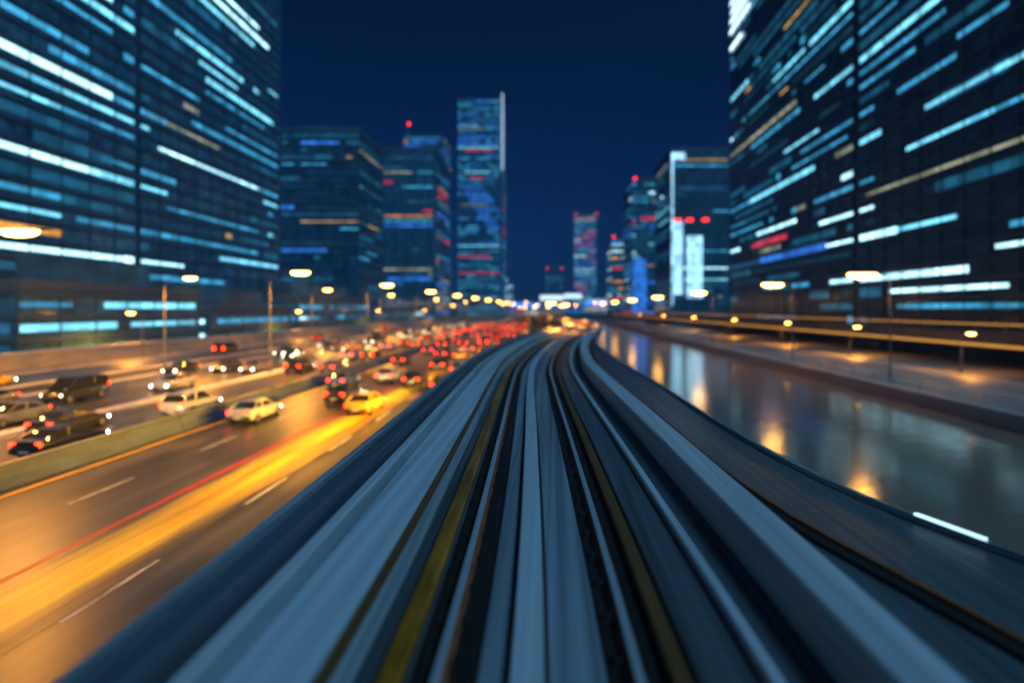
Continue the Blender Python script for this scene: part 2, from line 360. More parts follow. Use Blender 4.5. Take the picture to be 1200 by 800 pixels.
vpart('drain_cover', [(groove(.0),-.02),(groove(.14),-.02),(groove(.14),.03),(groove(.0),.03)], 'grime', y1=59)
vpart('cable_pipe', [(groove(.16),-.02),(groove(.22),-.02),(groove(.22),.06),(groove(.16),.06)], 'rust', y1=59)
vpart('edge_trim', [(edge(.0),-.3),(edge(.07),-.3),(edge(.07),.04),(edge(.0),.04)], 'steel', y1=59)
vpart('parapet', cham(2.87,3.0,-.3,.22,.02), 'concrete_dark', y0=58)
vpart('edge_glow', [(edge(.0),.042),(edge(.06),.042),(edge(.06),.075),(edge(.0),.075)], 'edge_glow', y0=5.9, y1=7.6)  # gleam on the edge trim put in as a glowing strip
for y in [-4, 18, 42, 66, 90, 116, 145, 175, 205, 240, 280, 320]:
    X, Y = at(y, 0)
    b = MB(); rr = []
    for z, r in ((GZ,.95),(-2.9,.95),(-2.2,1.5),(-1.52,1.9)):
        rr.append([(X+r*math.cos(2*math.pi*k/20), Y+.8*r*math.sin(2*math.pi*k/20), z+OFF) for k in range(20)])
    b.loft(rr).build('pier', M['concrete'], via, True)
# handrail posts? none in the photo; track laid on the deck
trk = empty('railway_track', (0,0,SZ), 'single railway track with two steel rails and a pale centre plate', 'railway track')
def tpart(name, prof, m, parent=trk, dz=-SZ, **k):
    mb = sweep(prof, **k); mb.v = [(a,b_,c+dz) for a,b_,c in mb.v]
    return mb.build(name, M[m], parent)
for s in (-.7525,.7525):
    tpart('rail_bed', cham(s-.22 if s < 0 else s-.21, s+.26 if s < 0 else s+.2, SZ+.002,SZ+.03), 'grime')
    r = tpart('running_rail', [(s-.075,SZ+.03),(s+.075,SZ+.03),(s+.07,SZ+.045),(s+.012,SZ+.06),(s+.012,-.045),(s+.034,-.035),(s+.036,-.02),(s-.036,-.02),(s-.034,-.035),(s-.012,-.045),(s-.012,SZ+.06),(s-.07,SZ+.045)], 'rust')
    tpart('rail_head', [(s-.036,-.0198),(s+.036,-.0198),(s+.036,-.006),(s+.03,0),(s-.03,0),(s-.036,-.006)], 'rail_steel', r)
    b = MB(); y = -2.0
    while y < 60:
        X, Y = at(y, s)
        for d in (-.12,.12): b.box(X+d-.035, X+d+.035, Y-.05, Y+.05, .031, .075)
        b.box(X-.17, X+.17, Y-.09, Y+.09, .0305, .042)
        y += .65
    fo = b.build('fastener', M['grime'], r); fo['kind'] = 'stuff'
tpart('centre_plate', cham(-.205,.045,-.03,.03,.012), 'plate')
tpart('plate_bed', cham(-.232,.072,SZ+.002,-.03,.01), 'grime')
pr = tpart('power_rail', cham(-1.17,-.98,-.02,.06,.02), 'yellow_board')
tpart('rail_bracket', rect(-1.14,-1.06,SZ+.002,-.02), 'grime', pr)
tpart('cable_cover', cham(.99,1.14,SZ+.002,-.02,.02), 'brown_board')

# ---------------------------------------------------------------- towers
FLH = 3.3
def pxface(X, x, y):                 # photograph pixel -> (Y, Z) on the facade plane at X
    Y = X*F/(x-VX); return Y, CAM_Z+(VY-y)*Y/F
def tower(name, label, cat, x0, x1, y0, y1, h, faces, bay=3.0, seed=0, dens=1.0, explicit=(), mix=None, roof='plant', group='city towers', lit_max=100, fin=2, dark=False):
    rnd = random.Random(seed)
    root = empty(name, ((x0+x1)/2,(y0+y1)/2,GZ), label, cat, group)
    cx, cy = (x0+x1)/2, (y0+y1)/2
    hx, hy = (x1-x0)/2, (y1-y0)/2
    nf = int(h//FLH); H = nf*FLH
    MB().box(-hx,hx,-hy,hy,-.3,H).build('wall', M['facade_dark' if dark else 'facade'], root)
    sp = MB()
    for k in range(nf+1):
        z = k*FLH; sp.box(-hx-.28,hx+.28,-hy-.28,hy+.28,z-.34,z+.34) if k else sp.box(-hx-.4,hx+.4,-hy-.4,hy+.4,-.3,1.0)
    mu = MB() if nf > 5 else sp; st = bay*fin
    nx, ny = int(2*hx//st), int(2*hy//st)
    for i in range(ny+1):
        yy = -hy+i*2*hy/ny
        for sx in (-1,1):
            if ('E' in faces and sx > 0) or ('W' in faces and sx < 0): mu.box(sx*hx-.22,sx*hx+.22,yy-.09,yy+.09,0.5,H)
    for i in range(nx+1):
        xx = -hx+i*2*hx/nx
        mu.box(xx-.09,xx+.09,-hy-.22,-hy+.22,.5,H)
    if nf > 5: mu.build('mullion', M['mullion'], root)
    sp.build('spandrel', M['spandrel'], root)
    # roof
    rf = MB(); rf.box(-hx-.1,hx+.1,-hy-.1,hy+.1,H+.43,H+.9)
    for a in (-1,1):
        rf.box(a*hx-.2,a*hx+.2,-hy,hy,H+.9,H+2.0); 
        rf.box(-hx+.2,hx-.2,a*hy-.2,a*hy+.2,H+.9,H+2.0)
    ro = rf.build('roof', M['roof'], root)
    bevel(MB().box(-hx*.5,hx*.5,-hy*.5,hy*.5,H+.9,H+6).build('plant_room', M['facade_dark'], ro), .1)
    if roof == 'mast':
        MB().tube([(0,0,H+6),(0,0,H+26)], .5, .1).build('mast', M['galv'], ro)
        MB().tube([(0,0,H+26),(0,0,H+27.5)], .7, .7).build('aviation_light', M['red_lamp'], ro)
    if roof == 'red':
        for a in (-1,1): MB().box(a*hx*.85-.8,a*hx*.85+.8,-hy-.1,-hy+1.2,H+2.0,H+3.8).build('aviation_light', M['red_lamp'], ro)
    # lit windows: (face, floor, bay0, bay1, kind)
    occ = {}; segs = []
    for f, k, a, b_, kind in explicit:
        n = int((2*hy if f in 'EW' else 2*hx)//bay)
        a, b_ = max(0,a), min(n-1,b_)
        if not (0 <= k < nf) or a > b_: continue
        for i in range(a, b_+1): occ[(f,k,i)] = 1
        segs.append((f,k,a,b_,kind))
    mix = mix or [('mid',.16),('dim',.42),('faint',.26),('bright',.07),('white',.03),('pale',.03),('warm',.03)]
    for f in faces:
        n = int((2*hy if f in 'EW' else 2*hx)//bay)
        for k in range(1 if f in 'EW' else 0, nf):
            i = 0
            fl = rnd.random()
            while i < n:
                ln = max(1, int(rnd.expovariate(1/7.5)))
                ln = min(ln, n-i)
                if rnd.random() < (.66 if fl < .8 else .3)*dens and not any(occ.get((f,k,j)) for j in range(i-1, i+ln+1)):
                    r = rnd.random(); c = 0
                    for kind, p_ in mix:
                        c += p_
                        if r < c: break
                    segs.append((f,k,i,i+ln-1,kind))
                i += ln+rnd.randint(0,2)
    def geo(mb, f, k, a, b_, kind='dim'):
        hh = rnd.uniform(.32,.68) if kind in ('bright','white','pale','orange','warm','mid') else rnd.uniform(.6,1.05)
        z0, z1 = (k+.52)*FLH-hh, (k+.52)*FLH+hh; g_ = .07
        if f == 'E': mb.box(hx+.004,hx+g_,-hy+a*bay+.12,-hy+(b_+1)*bay-.12,z0,z1)
        elif f == 'W': mb.box(-hx-g_,-hx-.004,-hy+a*bay+.12,-hy+(b_+1)*bay-.12,z0,z1)
        else: mb.box(-hx+a*bay+.12,-hx+(b_+1)*bay-.12,-hy-g_,-hy-.004,z0,z1)
    BR = {'bright':6,'white':6,'orange':5,'warm':4,'blue':4,'red':4,'pale':3,'mid':3,'dim':1.2,'faint':.4}
    segs.sort(key=lambda s: -(s[3]-s[2]+1)*BR[s[4]])
    for s in segs[:lit_max]:
        mb = MB(); geo(mb, *s); mb.build('lit_window', W_[s[4]], root)
    rest = {}
    for s in segs[lit_max:]: geo(rest.setdefault(s[4] if s[4] in ('dim','faint','mid') else 'mid', MB()), *s[:4])
    if rest:
        # the many small windows left over: one part
        o = None
        vs, fs, mi, ml = [], [], [], []
        for kind, mb in rest.items():
            b0 = len(vs); vs += mb.v; fs += [tuple(b0+i for i in q) for q in mb.f]; mi += [len(ml)]*len(mb.f); ml.append(W_[kind])
        me = bpy.data.meshes.new('lit_window'); me.from_pydata(vs, [], fs); me.update()
        for m_ in ml: me.materials.append(m_)
        me.polygons.foreach_set('material_index', mi)
        o = bpy.data.objects.new('lit_window', me); COL.objects.link(o); o.parent = root; o['kind'] = 'stuff'
    return root, H
def streaks(X, face, y0, y1, bay, lst):
    out = []
    for xa, ya, xb, yb, kind in lst:
        Ya, Za = pxface(X, xa, ya); Yb, Zb = pxface(X, xb, yb)
        k = int(((Za+Zb)/2-GZ)//FLH); a, b_ = sorted((Ya, Yb))
        if b_ < y0 or a > y1: continue
        out.append((face, k, int((max(a,y0)-y0)//bay), int((min(b_,y1)-y0)//bay), kind))
    return out
LX = -90.0
LS = [(-40,20,130,108,'white'),(-40,75,170,152,'bright'),(188,172,300,222,'white'),(140,118,190,140,'mid'),(245,85,318,142,'bright'),(248,120,305,152,'mid'),
      (175,140,250,172,'pale'),(-40,168,112,213,'white'),(112,208,190,232,'bright'),(104,258,220,280,'mid'),(-40,284,145,303,'white'),(150,306,212,313,'white'),
      (-40,262,60,280,'orange'),(255,0,312,48,'white'),(245,-12,300,30,'white'),(100,0,150,40,'bright'),(60,0,120,45,'mid'),(0,12,90,62,'mid'),(170,5,270,70,'mid'),(-30,100,60,130,'bright'),
      (60,128,145,165,'mid'),(-40,340,120,348,'mid'),(-40,350,245,353,'bright'),(200,256,300,272,'mid'),(260,298,322,310,'bright'),(40,232,140,258,'dim'),(-40,205,60,222,'mid'),
      (210,32,280,86,'bright'),(150,60,230,108,'mid'),(-40,235,70,258,'bright'),(220,275,300,292,'mid'),(90,320,160,326,'dim'),(250,190,320,226,'mid'),(270,160,330,192,'mid'),(-40,366,80,368,'mid'),
      (40,158,120,190,'dim'),(120,180,200,214,'mid'),(-40,60,60,96,'mid'),(70,70,150,112,'mid'),(-40,310,100,318,'dim'),(180,330,260,333,'mid')]
b3 = 3.0
tower('office_tower', 'huge dark glass office tower with long cyan window bands at the left edge', 'tower', -132, LX, 66, 124, 138, 'ES', b3, 11, 1.0, streaks(LX,'E',66,124,b3,LS))
tower('office_tower', 'tall dark glass tower with cyan bands standing just beyond the leftmost tower', 'tower', -128, LX, 124.7, 189.7, 124, 'ES', b3, 12, 1.0, streaks(LX,'E',124.7,189.7,b3,LS))
R1X = 75.0
RS = [(1088,118,1230,38,'bright'),(1062,180,1165,138,'bright'),(1100,0,1000,115,'mid'),(1100,8,1010,70,'bright'),(1010,62,960,112,'bright'),(960,140,920,182,'bright'),(900,140,855,190,'pale'),(930,118,880,165,'pale'),
      (958,0,920,30,'warm'),(962,262,1018,240,'white'),(968,285,1050,265,'white'),(1040,276,1120,262,'bright'),(975,326,1130,312,'white'),(1050,336,1172,328,'white'),(1172,292,1240,290,'white'),
      (950,196,880,246,'bright'),(880,250,820,262,'mid'),(890,275,930,262,'white'),(865,300,805,312,'white'),(850,318,806,330,'white'),(1020,210,960,236,'mid'),(1050,10,990,64,'mid'),(1180,0,1130,40,'mid'),
      (1200,190,1100,222,'dim'),(1180,350,1060,352,'mid'),(1200,365,1080,363,'mid'),(1020,120,940,190,'mid'),(1120,60,1060,104,'mid'),(1170,90,1100,120,'dim'),(990,150,930,196,'mid'),(1240,100,1150,142,'mid')]
tower('office_tower', 'huge dark glass office tower with bright cyan window bands at the right edge', 'tower', R1X, 118, 66, 140, 138, 'WS', b3, 21, .8, streaks(R1X,'W',66,140,b3,RS), dark=True)
t2, H2 = tower('office_tower', 'very tall dark tower with a white lit corner crown beyond the right edge tower', 'tower', R1X, 112, 140.7, 236.7, 152, 'WS', b3, 22, .8, streaks(R1X,'W',140.7,236.7,b3,RS), dark=True)
c = MB()
for i, (za, ya, yb) in enumerate([(136,14,47),(132.5,20,47),(128.5,26,46),(125,12,47),(121,24,47.5),(114,33,47)]): c.box(-19.1, -18.5-.5, ya, yb, za, za+1.5)
c.build('crown_light', M['crown'], t2)
MB().box(-18.95,-18.45,-8,22,30,31.6).build('added_light_strip', W_['red'], t2)  # red and blue strips added for their reflections in the canal
MB().box(-18.95,-18.45,-34,14,24,25.8).build('added_light_strip', W_['blue'], t2)
t3, H3 = tower('office_tower', 'mid height tower with tall pale lit panels on its front beside the flyover', 'tower', 70, 104, 330, 380, 102, 'WS', 3.0, 23, 1.1, dark=True)
for xa, xb, za, zb, mm in ((-15.5,-10.5,16,58,'P'),(-8,1,14,50,'P'),(-16.8,-15.9,10,98,'P')):
    bevel(MB().box(xa,xb,-25.9,-25.3,za,zb).build('light_panel', W_['panel'], t3), .05)
bevel(MB().box(-16,-9,-25.9,-25.3,94,98).build('light_panel', W_['panel'], t3), .05)
for xa in (-15,-8,1): bevel(MB().box(xa,xa+3.4,-25.95,-25.35,58.6,59.8).build('light_panel', M['red_lamp'], t3), .05)
t4, H4 = tower('office_tower', 'farther tower with blue lit lower storeys right of the sky gap', 'tower', 63, 97, 440, 490, 106, 'WS', 3.2, 24, 1.1, roof='red', mix=[('blue',.2),('mid',.25),('white',.1),('dim',.25),('bright',.1),('warm',.05),('red',.05)])
bevel(MB().box(-16.5,-6,-25.9,-25.3,4,46).build('light_panel', W_['blue'], t4), .05)
tower('office_tower', 'low blue lit block at the far end of the right bank', 'tower', 60, 92, 560, 600, 78, 'WS', 3.2, 25, 1.2, mix=[('blue',.3),('white',.2),('mid',.3),('orange',.1),('red',.1)], roof='red')
# left middle distance
fm = [('dim',.4),('faint',.3),('mid',.14),('warm',.07),('pale',.04),('blue',.05)]
tower('office_tower', 'dim blue tower behind the amber lamps, next after the big left towers', 'tower', -130, -88, 262, 300, 92, 'ES', 3.0, 31, .8, mix=fm, dark=True)
tower('office_tower', 'dim stepped tower with warm windows left of the blue topped skyscraper', 'tower', -128, -78, 388, 440, 118, 'ES', 3.4, 32, .9, mix=[('dim',.35),('faint',.2),('mid',.15),('orange',.08),('pale',.07),('blue',.12),('red',.03)], roof='mast')
tower('office_tower', 'narrow dark tower directly left of the tallest skyscraper', 'tower', -134, -98, 520, 560, 168, 'ES', 3.4, 33, .9, mix=[('dim',.4),('mid',.2),('orange',.08),('pale',.1),('blue',.17),('red',.05)])
t5, H5 = tower('skyscraper', 'tallest slender skyscraper with bright blue band and white lit upper edge', 'skyscraper', -112, -58, 690, 740, 262, 'ES', 3.6, 34, 1.3, [('S',k,max(0,int(14-(k-26)*.62)),int(14-(k-26)*.62)+(7 if k>37 else 3),'blue') for k in range(26,48) if k%5] , mix=[('dim',.3),('mid',.3),('bright',.1),('pale',.05),('blue',.2),('red',.05)])
MB().box(26.6,27.5,-27.2,-25.3,176,268).build('edge_glow', M['led_white'], t5)
# far centre
tower('office_tower', 'slim distant tower with cyan windows right of the track vanishing point', 'tower', 42, 84, 1000, 1040, 172, 'S', 4.2, 41, 2.2, mix=[('bright',.25),('mid',.4),('white',.1),('blue',.15),('red',.1)], group='distant towers', roof='red')
tower('office_tower', 'small distant dark tower with two red roof lights above the track end', 'tower', -8, 22, 1000, 1030, 76, 'S', 4.2, 42, .9, group='distant towers', roof='red')
for i, (xa, xb, yy, h, lb) in enumerate([(-60,-18,900,22,'low distant block with blue lit front left of the red lit tower'),(-16,20,880,30,'low distant block with bright blue white top under the red lit tower'),
        (22,50,920,34,'low distant block with bright white windows left of the slim cyan tower'),(52,96,860,26,'low distant block with blue windows below the slim cyan tower'),
        (98,150,900,44,'squat distant block with warm windows right of the slim cyan tower'),(-150,-66,1000,60,'wide distant dark block behind the tallest skyscraper'),(100,128,700,30,'small distant block with orange windows beside the blue lit right bank')]):
    tb, hb = tower('city_block', lb, 'building', xa, xb, yy, yy+30, h, 'S', 4.0, 50+i, 2.2, mix=[('blue',.35),('white',.25),('mid',.2),('orange',.12),('red',.08)], group='low distant blocks')
    if i in (1,2): MB().box(-(xb-xa)/2,(xb-xa)/2,-15.9,-15.3,hb-8,hb-1).build('light_panel', M['led_white'], tb)
    if i in (0,3): MB().box(-(xb-xa)/2,(xb-xa)/2,-15.9,-15.3,hb-9,hb-3).build('light_panel', M['led_blue'], tb)
# low shop buildings behind the boundary wall
for i, (ya, yb, h, kind, lb) in enumerate([(30,62,7.4,'mid','low glass shop building with pale blue front at the far left'),(78,118,11.1,'bright','low shop building with cyan lit front below the leftmost tower'),
        (122,160,7.4,'warm','low shop building with warm windows before the second left tower'),(165,230,11.1,'mid','long low shop building beside the dim blue tower'),(235,330,7.4,'warm','farthest low shop building with warm front along the sand wall')]):
    tower('shop_building', lb, 'building', -86, -73, ya, yb, h, 'ES', 3.0, 60+i, 1.6, mix=[(kind,.4),('white',.1),('mid',.2),('dim',.3)], group='low shops behind the sand wall')

# ---------------------------------------------------------------- flyover on the right bank
fl = empty('road_flyover', (62,60,GZ), 'low road flyover with amber lit edges running below the right hand towers', 'flyover')
b = MB(); b.loft([[(-1.0,yy,2.4),(1.5,yy,1.7),(6.5,yy,1.7),(9,yy,2.4),(9,yy,3.2),(-1.0,yy,3.2)] for yy in (-110,560)]).build('deck', M['concrete'], fl)
for xx in (-1.0, 8.7): bevel(MB().box(xx,xx+.3,-110,560,3.2,4.4).build('parapet', M['wall_sand'], fl), .04)
M['edge_amber'] = emit('edge_amber', (1.0,.44,.08), .75)  # lamplight along the flyover edges put in as glowing amber strips
MB().box(-1.12,-1.0,-110,560,2.45,2.8).build('edge_glow', M['edge_amber'], fl)
MB().tube([(-.85,-110,5.4),(-.85,560,5.4)], .07, n=6).build('hand_rail', M['galv'], fl)
MB().box(-1.03,-.70,-110,560,5.52,5.66).build('edge_glow', M['edge_amber'], fl)
pm = MB().box(-.05,.05,-.05,.05,4.4,5.52).mesh('rail_post', M['galv'])
for i in range(90):
    o = bpy.data.objects.new('rail_post', pm); COL.objects.link(o); o.parent = fl; o.location = (-.85, i*5.5, 0)
for i in range(14):
    yy = -90+i*48
    MB().loft([[(4+1.3*math.cos(a*math.pi/8), yy+.9*math.sin(a*math.pi/8), z) for a in range(16)] for z in (0,1.7)]).build('pier', M['concrete'], fl, True)

rl = empty('railing', (33.35,60,GZ), 'thin steel railing along the far bank of the canal', 'railing')
for z in (.55,.85,1.2): MB().tube([(0,-60,z),(0,340,z)], .03, n=6).build('hand_rail', M['steel'], rl)
pm = MB().tube([(0,0,.25),(0,0,1.2)], .035, n=6).mesh('railing_post', M['steel'])
for i in range(95):
    o = bpy.data.objects.new('railing_post', pm); COL.objects.link(o); o.parent = rl; o.location = (0, -20+i*3.8, 0)
# ---------------------------------------------------------------- street lamps
def make_lamp(h, arm, big=1.0):
    root = empty('street_lamp', (0,0,0), '', 'street lamp')
    o = [MB().tube([(0,0,0),(0,0,.5)], .17, .15, 10).build('base', M['pole'], root, True),
         MB().tube([(0,0,.5),(0,0,h*.5),(0,0,h-.6)], .11, .07, 10).build('pole', M['pole'], root, True),
         MB().tube([(0,0,h-.6),(arm*.12,0,h-.1),(arm*.5,0,h+.12),(arm,0,h+.15)], .06, .05, 8).build('arm', M['pole'], root, True)]
    hd = MB(); L_ = .95*big; wd = .2*big
    hd.loft([[(arm+L_*t, wd*s*math.cos(a), h+.18+.11*s*math.sin(a)) for a in (0,.6,1.2,1.9,2.5,math.pi,math.pi*1.33,math.pi*1.66)] for t, s in ((-.55,.45),(-.2,.9),(.3,1.0),(.7,.8),(1.0,.3))])
    hd = hd.build('lamp_head', M['pole'], root, True)
    ln = MB(); ln.loft([[(arm+L_*.2+L_*.52*s*math.cos(a), wd*.85*s*math.sin(a), h+.10-d) for a in [k*math.pi/6 for k in range(12)]] for s, d in ((1,0),(.95,.06*big),(.7,.12*big),(.3,.15*big))])
    ln = ln.build('lamp_lens', M['sodium'], hd, True)
    return root, [*o, hd], ln, arm+L_*.2
def lamp_light(x, y, z, e, col=(1.0,.36,.035), size=.25):
    d = bpy.data.lights.new('lamp_bulb', 'SPOT'); d.energy = e; d.color = col; d.spot_size = R(158); d.spot_blend = .6; d.shadow_soft_size = size
    o = bpy.data.objects.new('lamp_bulb', d); COL.objects.link(o); o.location = (x,y,z); return o
PROTO = {}
def lamp(h, arm, x, y, z, flip, label, group, e=0, big=1.0):
    key = (h, arm, big)
    if key not in PROTO: PROTO[key] = make_lamp(h, arm, big); r = PROTO[key][0]; bpy.context.view_layer.update()
    else: r = copy_tree(PROTO[key][0])
    r.location = (x,y,z); r.rotation_euler.z = math.pi if flip else 0
    tag(r, label, 'street lamp', group)
    if e:
        l = lamp_light((-1 if flip else 1)*0, 0, 0, e); l.parent = r; l.location = (PROTO[key][3], 0, h-.3)
    return r
rowA = [32, 68, 104, 142, 182, 226, 274, 330, 390, 460]
for i, y in enumerate(rowA):
    lamp(12.0, 3.2, -33.5, y, GZ, False, 'amber street lamp, %s ahead on the kerb between express and oncoming lanes' % ordinal(i), 'street lamps on the middle kerb', 19000 if i < 7 else 0, 2.3)
rowB = [44, 73, 118, 165, 230, 310]
for i, y in enumerate(rowB):
    lamp(11.6, 3.0, -49.5, y, GZ, False, 'amber street lamp, %s ahead on the verge beside the service road' % ordinal(i), 'street lamps on the far verge', 15000 if i < 6 else 0, 1.7)
rowC = [62, 87, 130, 180, 236, 300, 370]
for i, y in enumerate(rowC):
    lamp(11.4+.0*i, 2.4, 37.0, y, GZ, True, 'amber street lamp on the canal promenade, %s from the front' % ordinal(i), 'street lamps on the canal promenade', 11000 if i < 5 else 0, 3.3)
rowD = [40, 90, 150, 220, 300]
for i, y in enumerate(rowD):
    lamp(7.0, 1.6, -64.5, y, GZ, True, 'short amber lamp post in front of the sand coloured wall, %s from the front' % ordinal(i), 'short lamps along the sand wall', 6000 if i < 6 else 0, 1.4)
rowE = [70, 96, 124, 160, 205, 260, 330]
for i, y in enumerate(rowE):
    lamp(4.6, 1.0, 50.5, y, GZ, False, 'low amber lamp post beside the road under the flyover, %s from the front' % ordinal(i), 'low lamps beside the flyover', 4000 if i < 5 else 0, 1.2)

# ---------------------------------------------------------------- vehicles
def half_ring(y, w_, zb, zt):
    h = [(0,zb),(.84*w_,zb),(w_*.98,zb+.10),(w_,zb+.5*(zt-zb)),(w_*.965,zt-.10),(w_*.87,zt-.01),(0,zt+.015)]
    return [(x,y,z) for x, z in h]+[(-x,y,z) for x, z in reversed(h[1:-1])]
KINDS = {
 'saloon': dict(st=[(-2.28,.70,.42,.80),(-2.2,.82,.30,.97),(-1.75,.89,.22,1.02),(-.9,.91,.2,.97),(.5,.91,.2,.94),(1.35,.90,.22,.90),(1.95,.86,.25,.79),(2.22,.74,.3,.66),(2.3,.6,.4,.58)],
   cab=[(-1.78,.80,.98),(-1.05,.66,1.38),(-.45,.64,1.44),(.15,.65,1.42),(1.02,.78,.95)], roof=(-1.0,.12), wheel=.32, wy=(-1.4,1.42), tl=(.66,.80,.70,.92)),
 'suv': dict(st=[(-2.3,.78,.48,.95),(-2.22,.90,.36,1.16),(-1.8,.95,.28,1.20),(-.8,.96,.26,1.14),(.6,.96,.26,1.12),(1.4,.95,.28,1.08),(2.0,.91,.32,.98),(2.25,.8,.36,.82),(2.33,.66,.46,.72)],
   cab=[(-2.16,.82,1.18),(-1.85,.72,1.64),(-.8,.71,1.76),(.2,.71,1.74),(1.1,.82,1.12)], roof=(-1.85,.2), wheel=.38, wy=(-1.42,1.46), tl=(.74,.88,.86,1.12)),
 'van': dict(st=[(-2.6,.82,.4,1.15),(-2.55,.92,.3,1.25),(-1.9,.96,.26,1.25),(-.5,.96,.25,1.22),(1.0,.96,.25,1.18),(1.8,.94,.28,1.05),(2.3,.86,.3,.86),(2.45,.7,.4,.7)],
   cab=[(-2.56,.86,1.22),(-2.45,.80,1.95),(-1.0,.80,2.06),(.7,.79,2.0),(1.75,.86,1.1)], roof=(-2.45,.7), wheel=.35, wy=(-1.6,1.65), tl=(.78,.90,.85,1.3)),
}
def make_car(kind, colour):
    K = KINDS[kind]; cm = M['car_'+colour]
    root = empty('car' if kind == 'saloon' else kind, (0,0,0), '', 'car')
    body = MB().loft([half_ring(*s) for s in K['st']]).build('body', cm, root, True)
    cb = MB(); zb = K['st'][3][3]-.06
    cb.loft([[(-w_-.06*(zt-zb),y,zb),(-w_,y,max(zb+.01,zt-.07)),(-w_*.8,y,zt),(w_*.8,y,zt),(w_,y,max(zb+.01,zt-.07)),(w_+.06*(zt-zb),y,zb)] for y, w_, zt in K['cab']])
    cb.build('window', M['glass'], root, True)
    rm = MB(); c = K['cab']; inner = [s for s in c[1:-1]]
    rm.loft([[(-w_-.012,y,zt-.09),(-w_-.005,y,zt-.05),(-w_*.8,y,zt+.014),(w_*.8,y,zt+.014),(w_+.005,y,zt-.05),(w_+.012,y,zt-.09)] for y, w_, zt in inner])
    for s in (-1,1):
        for a, b_ in ((c[0],c[1]),(c[-1],c[-2])):
            rm.tube([(s*(a[1]+.015),a[0],a[2]-.02),(s*(b_[1]+.01),b_[0],b_[2]-.05)], .045, .04, 6)
        m_ = c[2]; rm.tube([(s*(m_[1]+.07),m_[0],zb),(s*(m_[1]+.012),m_[0],m_[2]-.06)], .04, .04, 6)
    rm.build('roof', cm, root, True)
    W = K['st'][3][1]; yr, yf = K['st'][1][0], K['st'][-2][0]
    x0, x1, z0, z1 = K['tl']
    for s in (-1,1):
        bevel(MB().box(*sorted((s*(x0-.16), s*(x1-.01))), yr-.055, yr+.05, z0, z1).build('tail_light', M['tail'], root), .02)
        bevel(MB().box(*sorted((s*(W-.40), s*(W-.14))), yf-.06, yf+.035, K['st'][-2][3]-.19, K['st'][-2][3]-.06).build('headlight', M['head'], root), .02)
        MB().loft([[(s*(W+.02+.17*t),.78+.06*q_,zb+.03+.07*e) for q_, e in ((-1,0),(0,-1),(1,0),(0,1))] for t in (0,1)]).build('mirror', cm, root)
        for wy in K['wy']:
            r = K['wheel']
            wh = MB().cyl_x(s*(W-.2), s*(W+.012), wy, r, r).build('wheel', M['tyre'], root, True)
            MB().cyl_x(s*(W-.02), s*(W+.022), wy, r, r*.62, 14).build('rim', M['rim'], wh, True)
    bevel(MB().box(-.80,.80,yr-.13,yr+.1,.36,.54).build('bumper', M['plastic'], root), .04)
    MB().box(-.26,.26,yr-.142,yr-.131,.42,.52).build('number_plate', M['plate_white'], root)
    if colour == 'yellow' and kind == 'saloon':
        bevel(MB().box(-.3,.3,-.5,-.3,1.455,1.60).build('taxi_sign', emit('taxi_lens', (1,.75,.3), 1.5), root), .03)
    return root
def make_bus():
    root = empty('bus', (0,0,0), '', 'bus')
    b = MB(); b.box(-1.25,1.25,-5.8,5.8,.32,3.1); bevel(b.build('body', M['car_yellow'], root), .14, 3)
    for s in (-1,1):
        for i in range(6): MB().box(*sorted((s*1.252,s*1.262)),-5.3+i*1.75,-3.75+i*1.75,1.45,2.55).build('window', W_['warm'], root)
        bevel(MB().box(*sorted((s*.85,s*1.15)),-5.86,-5.78,.75,1.35).build('tail_light', M['tail'], root), .02)
        bevel(MB().box(*sorted((s*.8,s*1.12)),5.78,5.86,.6,.85).build('headlight', M['head'], root), .02)
        for wy in (-3.4,3.6):
            wh = MB().cyl_x(s*.95, s*1.265, wy, .48, .48).build('wheel', M['tyre'], root, True)
            MB().cyl_x(s*1.2, s*1.275, wy, .48, .28, 14).build('rim', M['rim'], wh, True)
    MB().box(-1.0,1.0,-5.815,-5.80,1.6,2.6).build('window', M['glass'], root)
    bevel(MB().box(-.9,.9,-2.5,.8,3.102,3.36).build('roof_unit', M['car_white'], root), .06)
    bevel(MB().box(-1.2,1.2,-5.93,-5.7,.32,.6).build('bumper', M['plastic'], root), .04)
    return root
CACHE = {}
SEEN = set()
def vehicle(kind, colour, x, y, heading, label, group):
    key = (kind, colour)
    if key not in CACHE:
        CACHE[key] = make_bus() if kind == 'bus' else make_car(kind, colour); r = CACHE[key]; bpy.context.view_layer.update()
    else: r = copy_tree(CACHE[key])
    r.location = (x, y, GZ+.005); r.rotation_euler.z = 0 if heading > 0 else math.pi
    tag(r, label, {'saloon':'car','suv':'car','van':'van','bus':'bus'}[kind], group); return r
def beam(r, e=500, col=(1.0,.62,.2), size=52):
    d = bpy.data.lights.new('beam', 'SPOT'); d.energy = e; d.color = col; d.spot_size = R(size); d.spot_blend = .8; d.shadow_soft_size = .08
    o = bpy.data.objects.new('beam', d); COL.objects.link(o); o.parent = r; o.location = (0,2.5,.75); o.rotation_euler = (R(83),0,0)
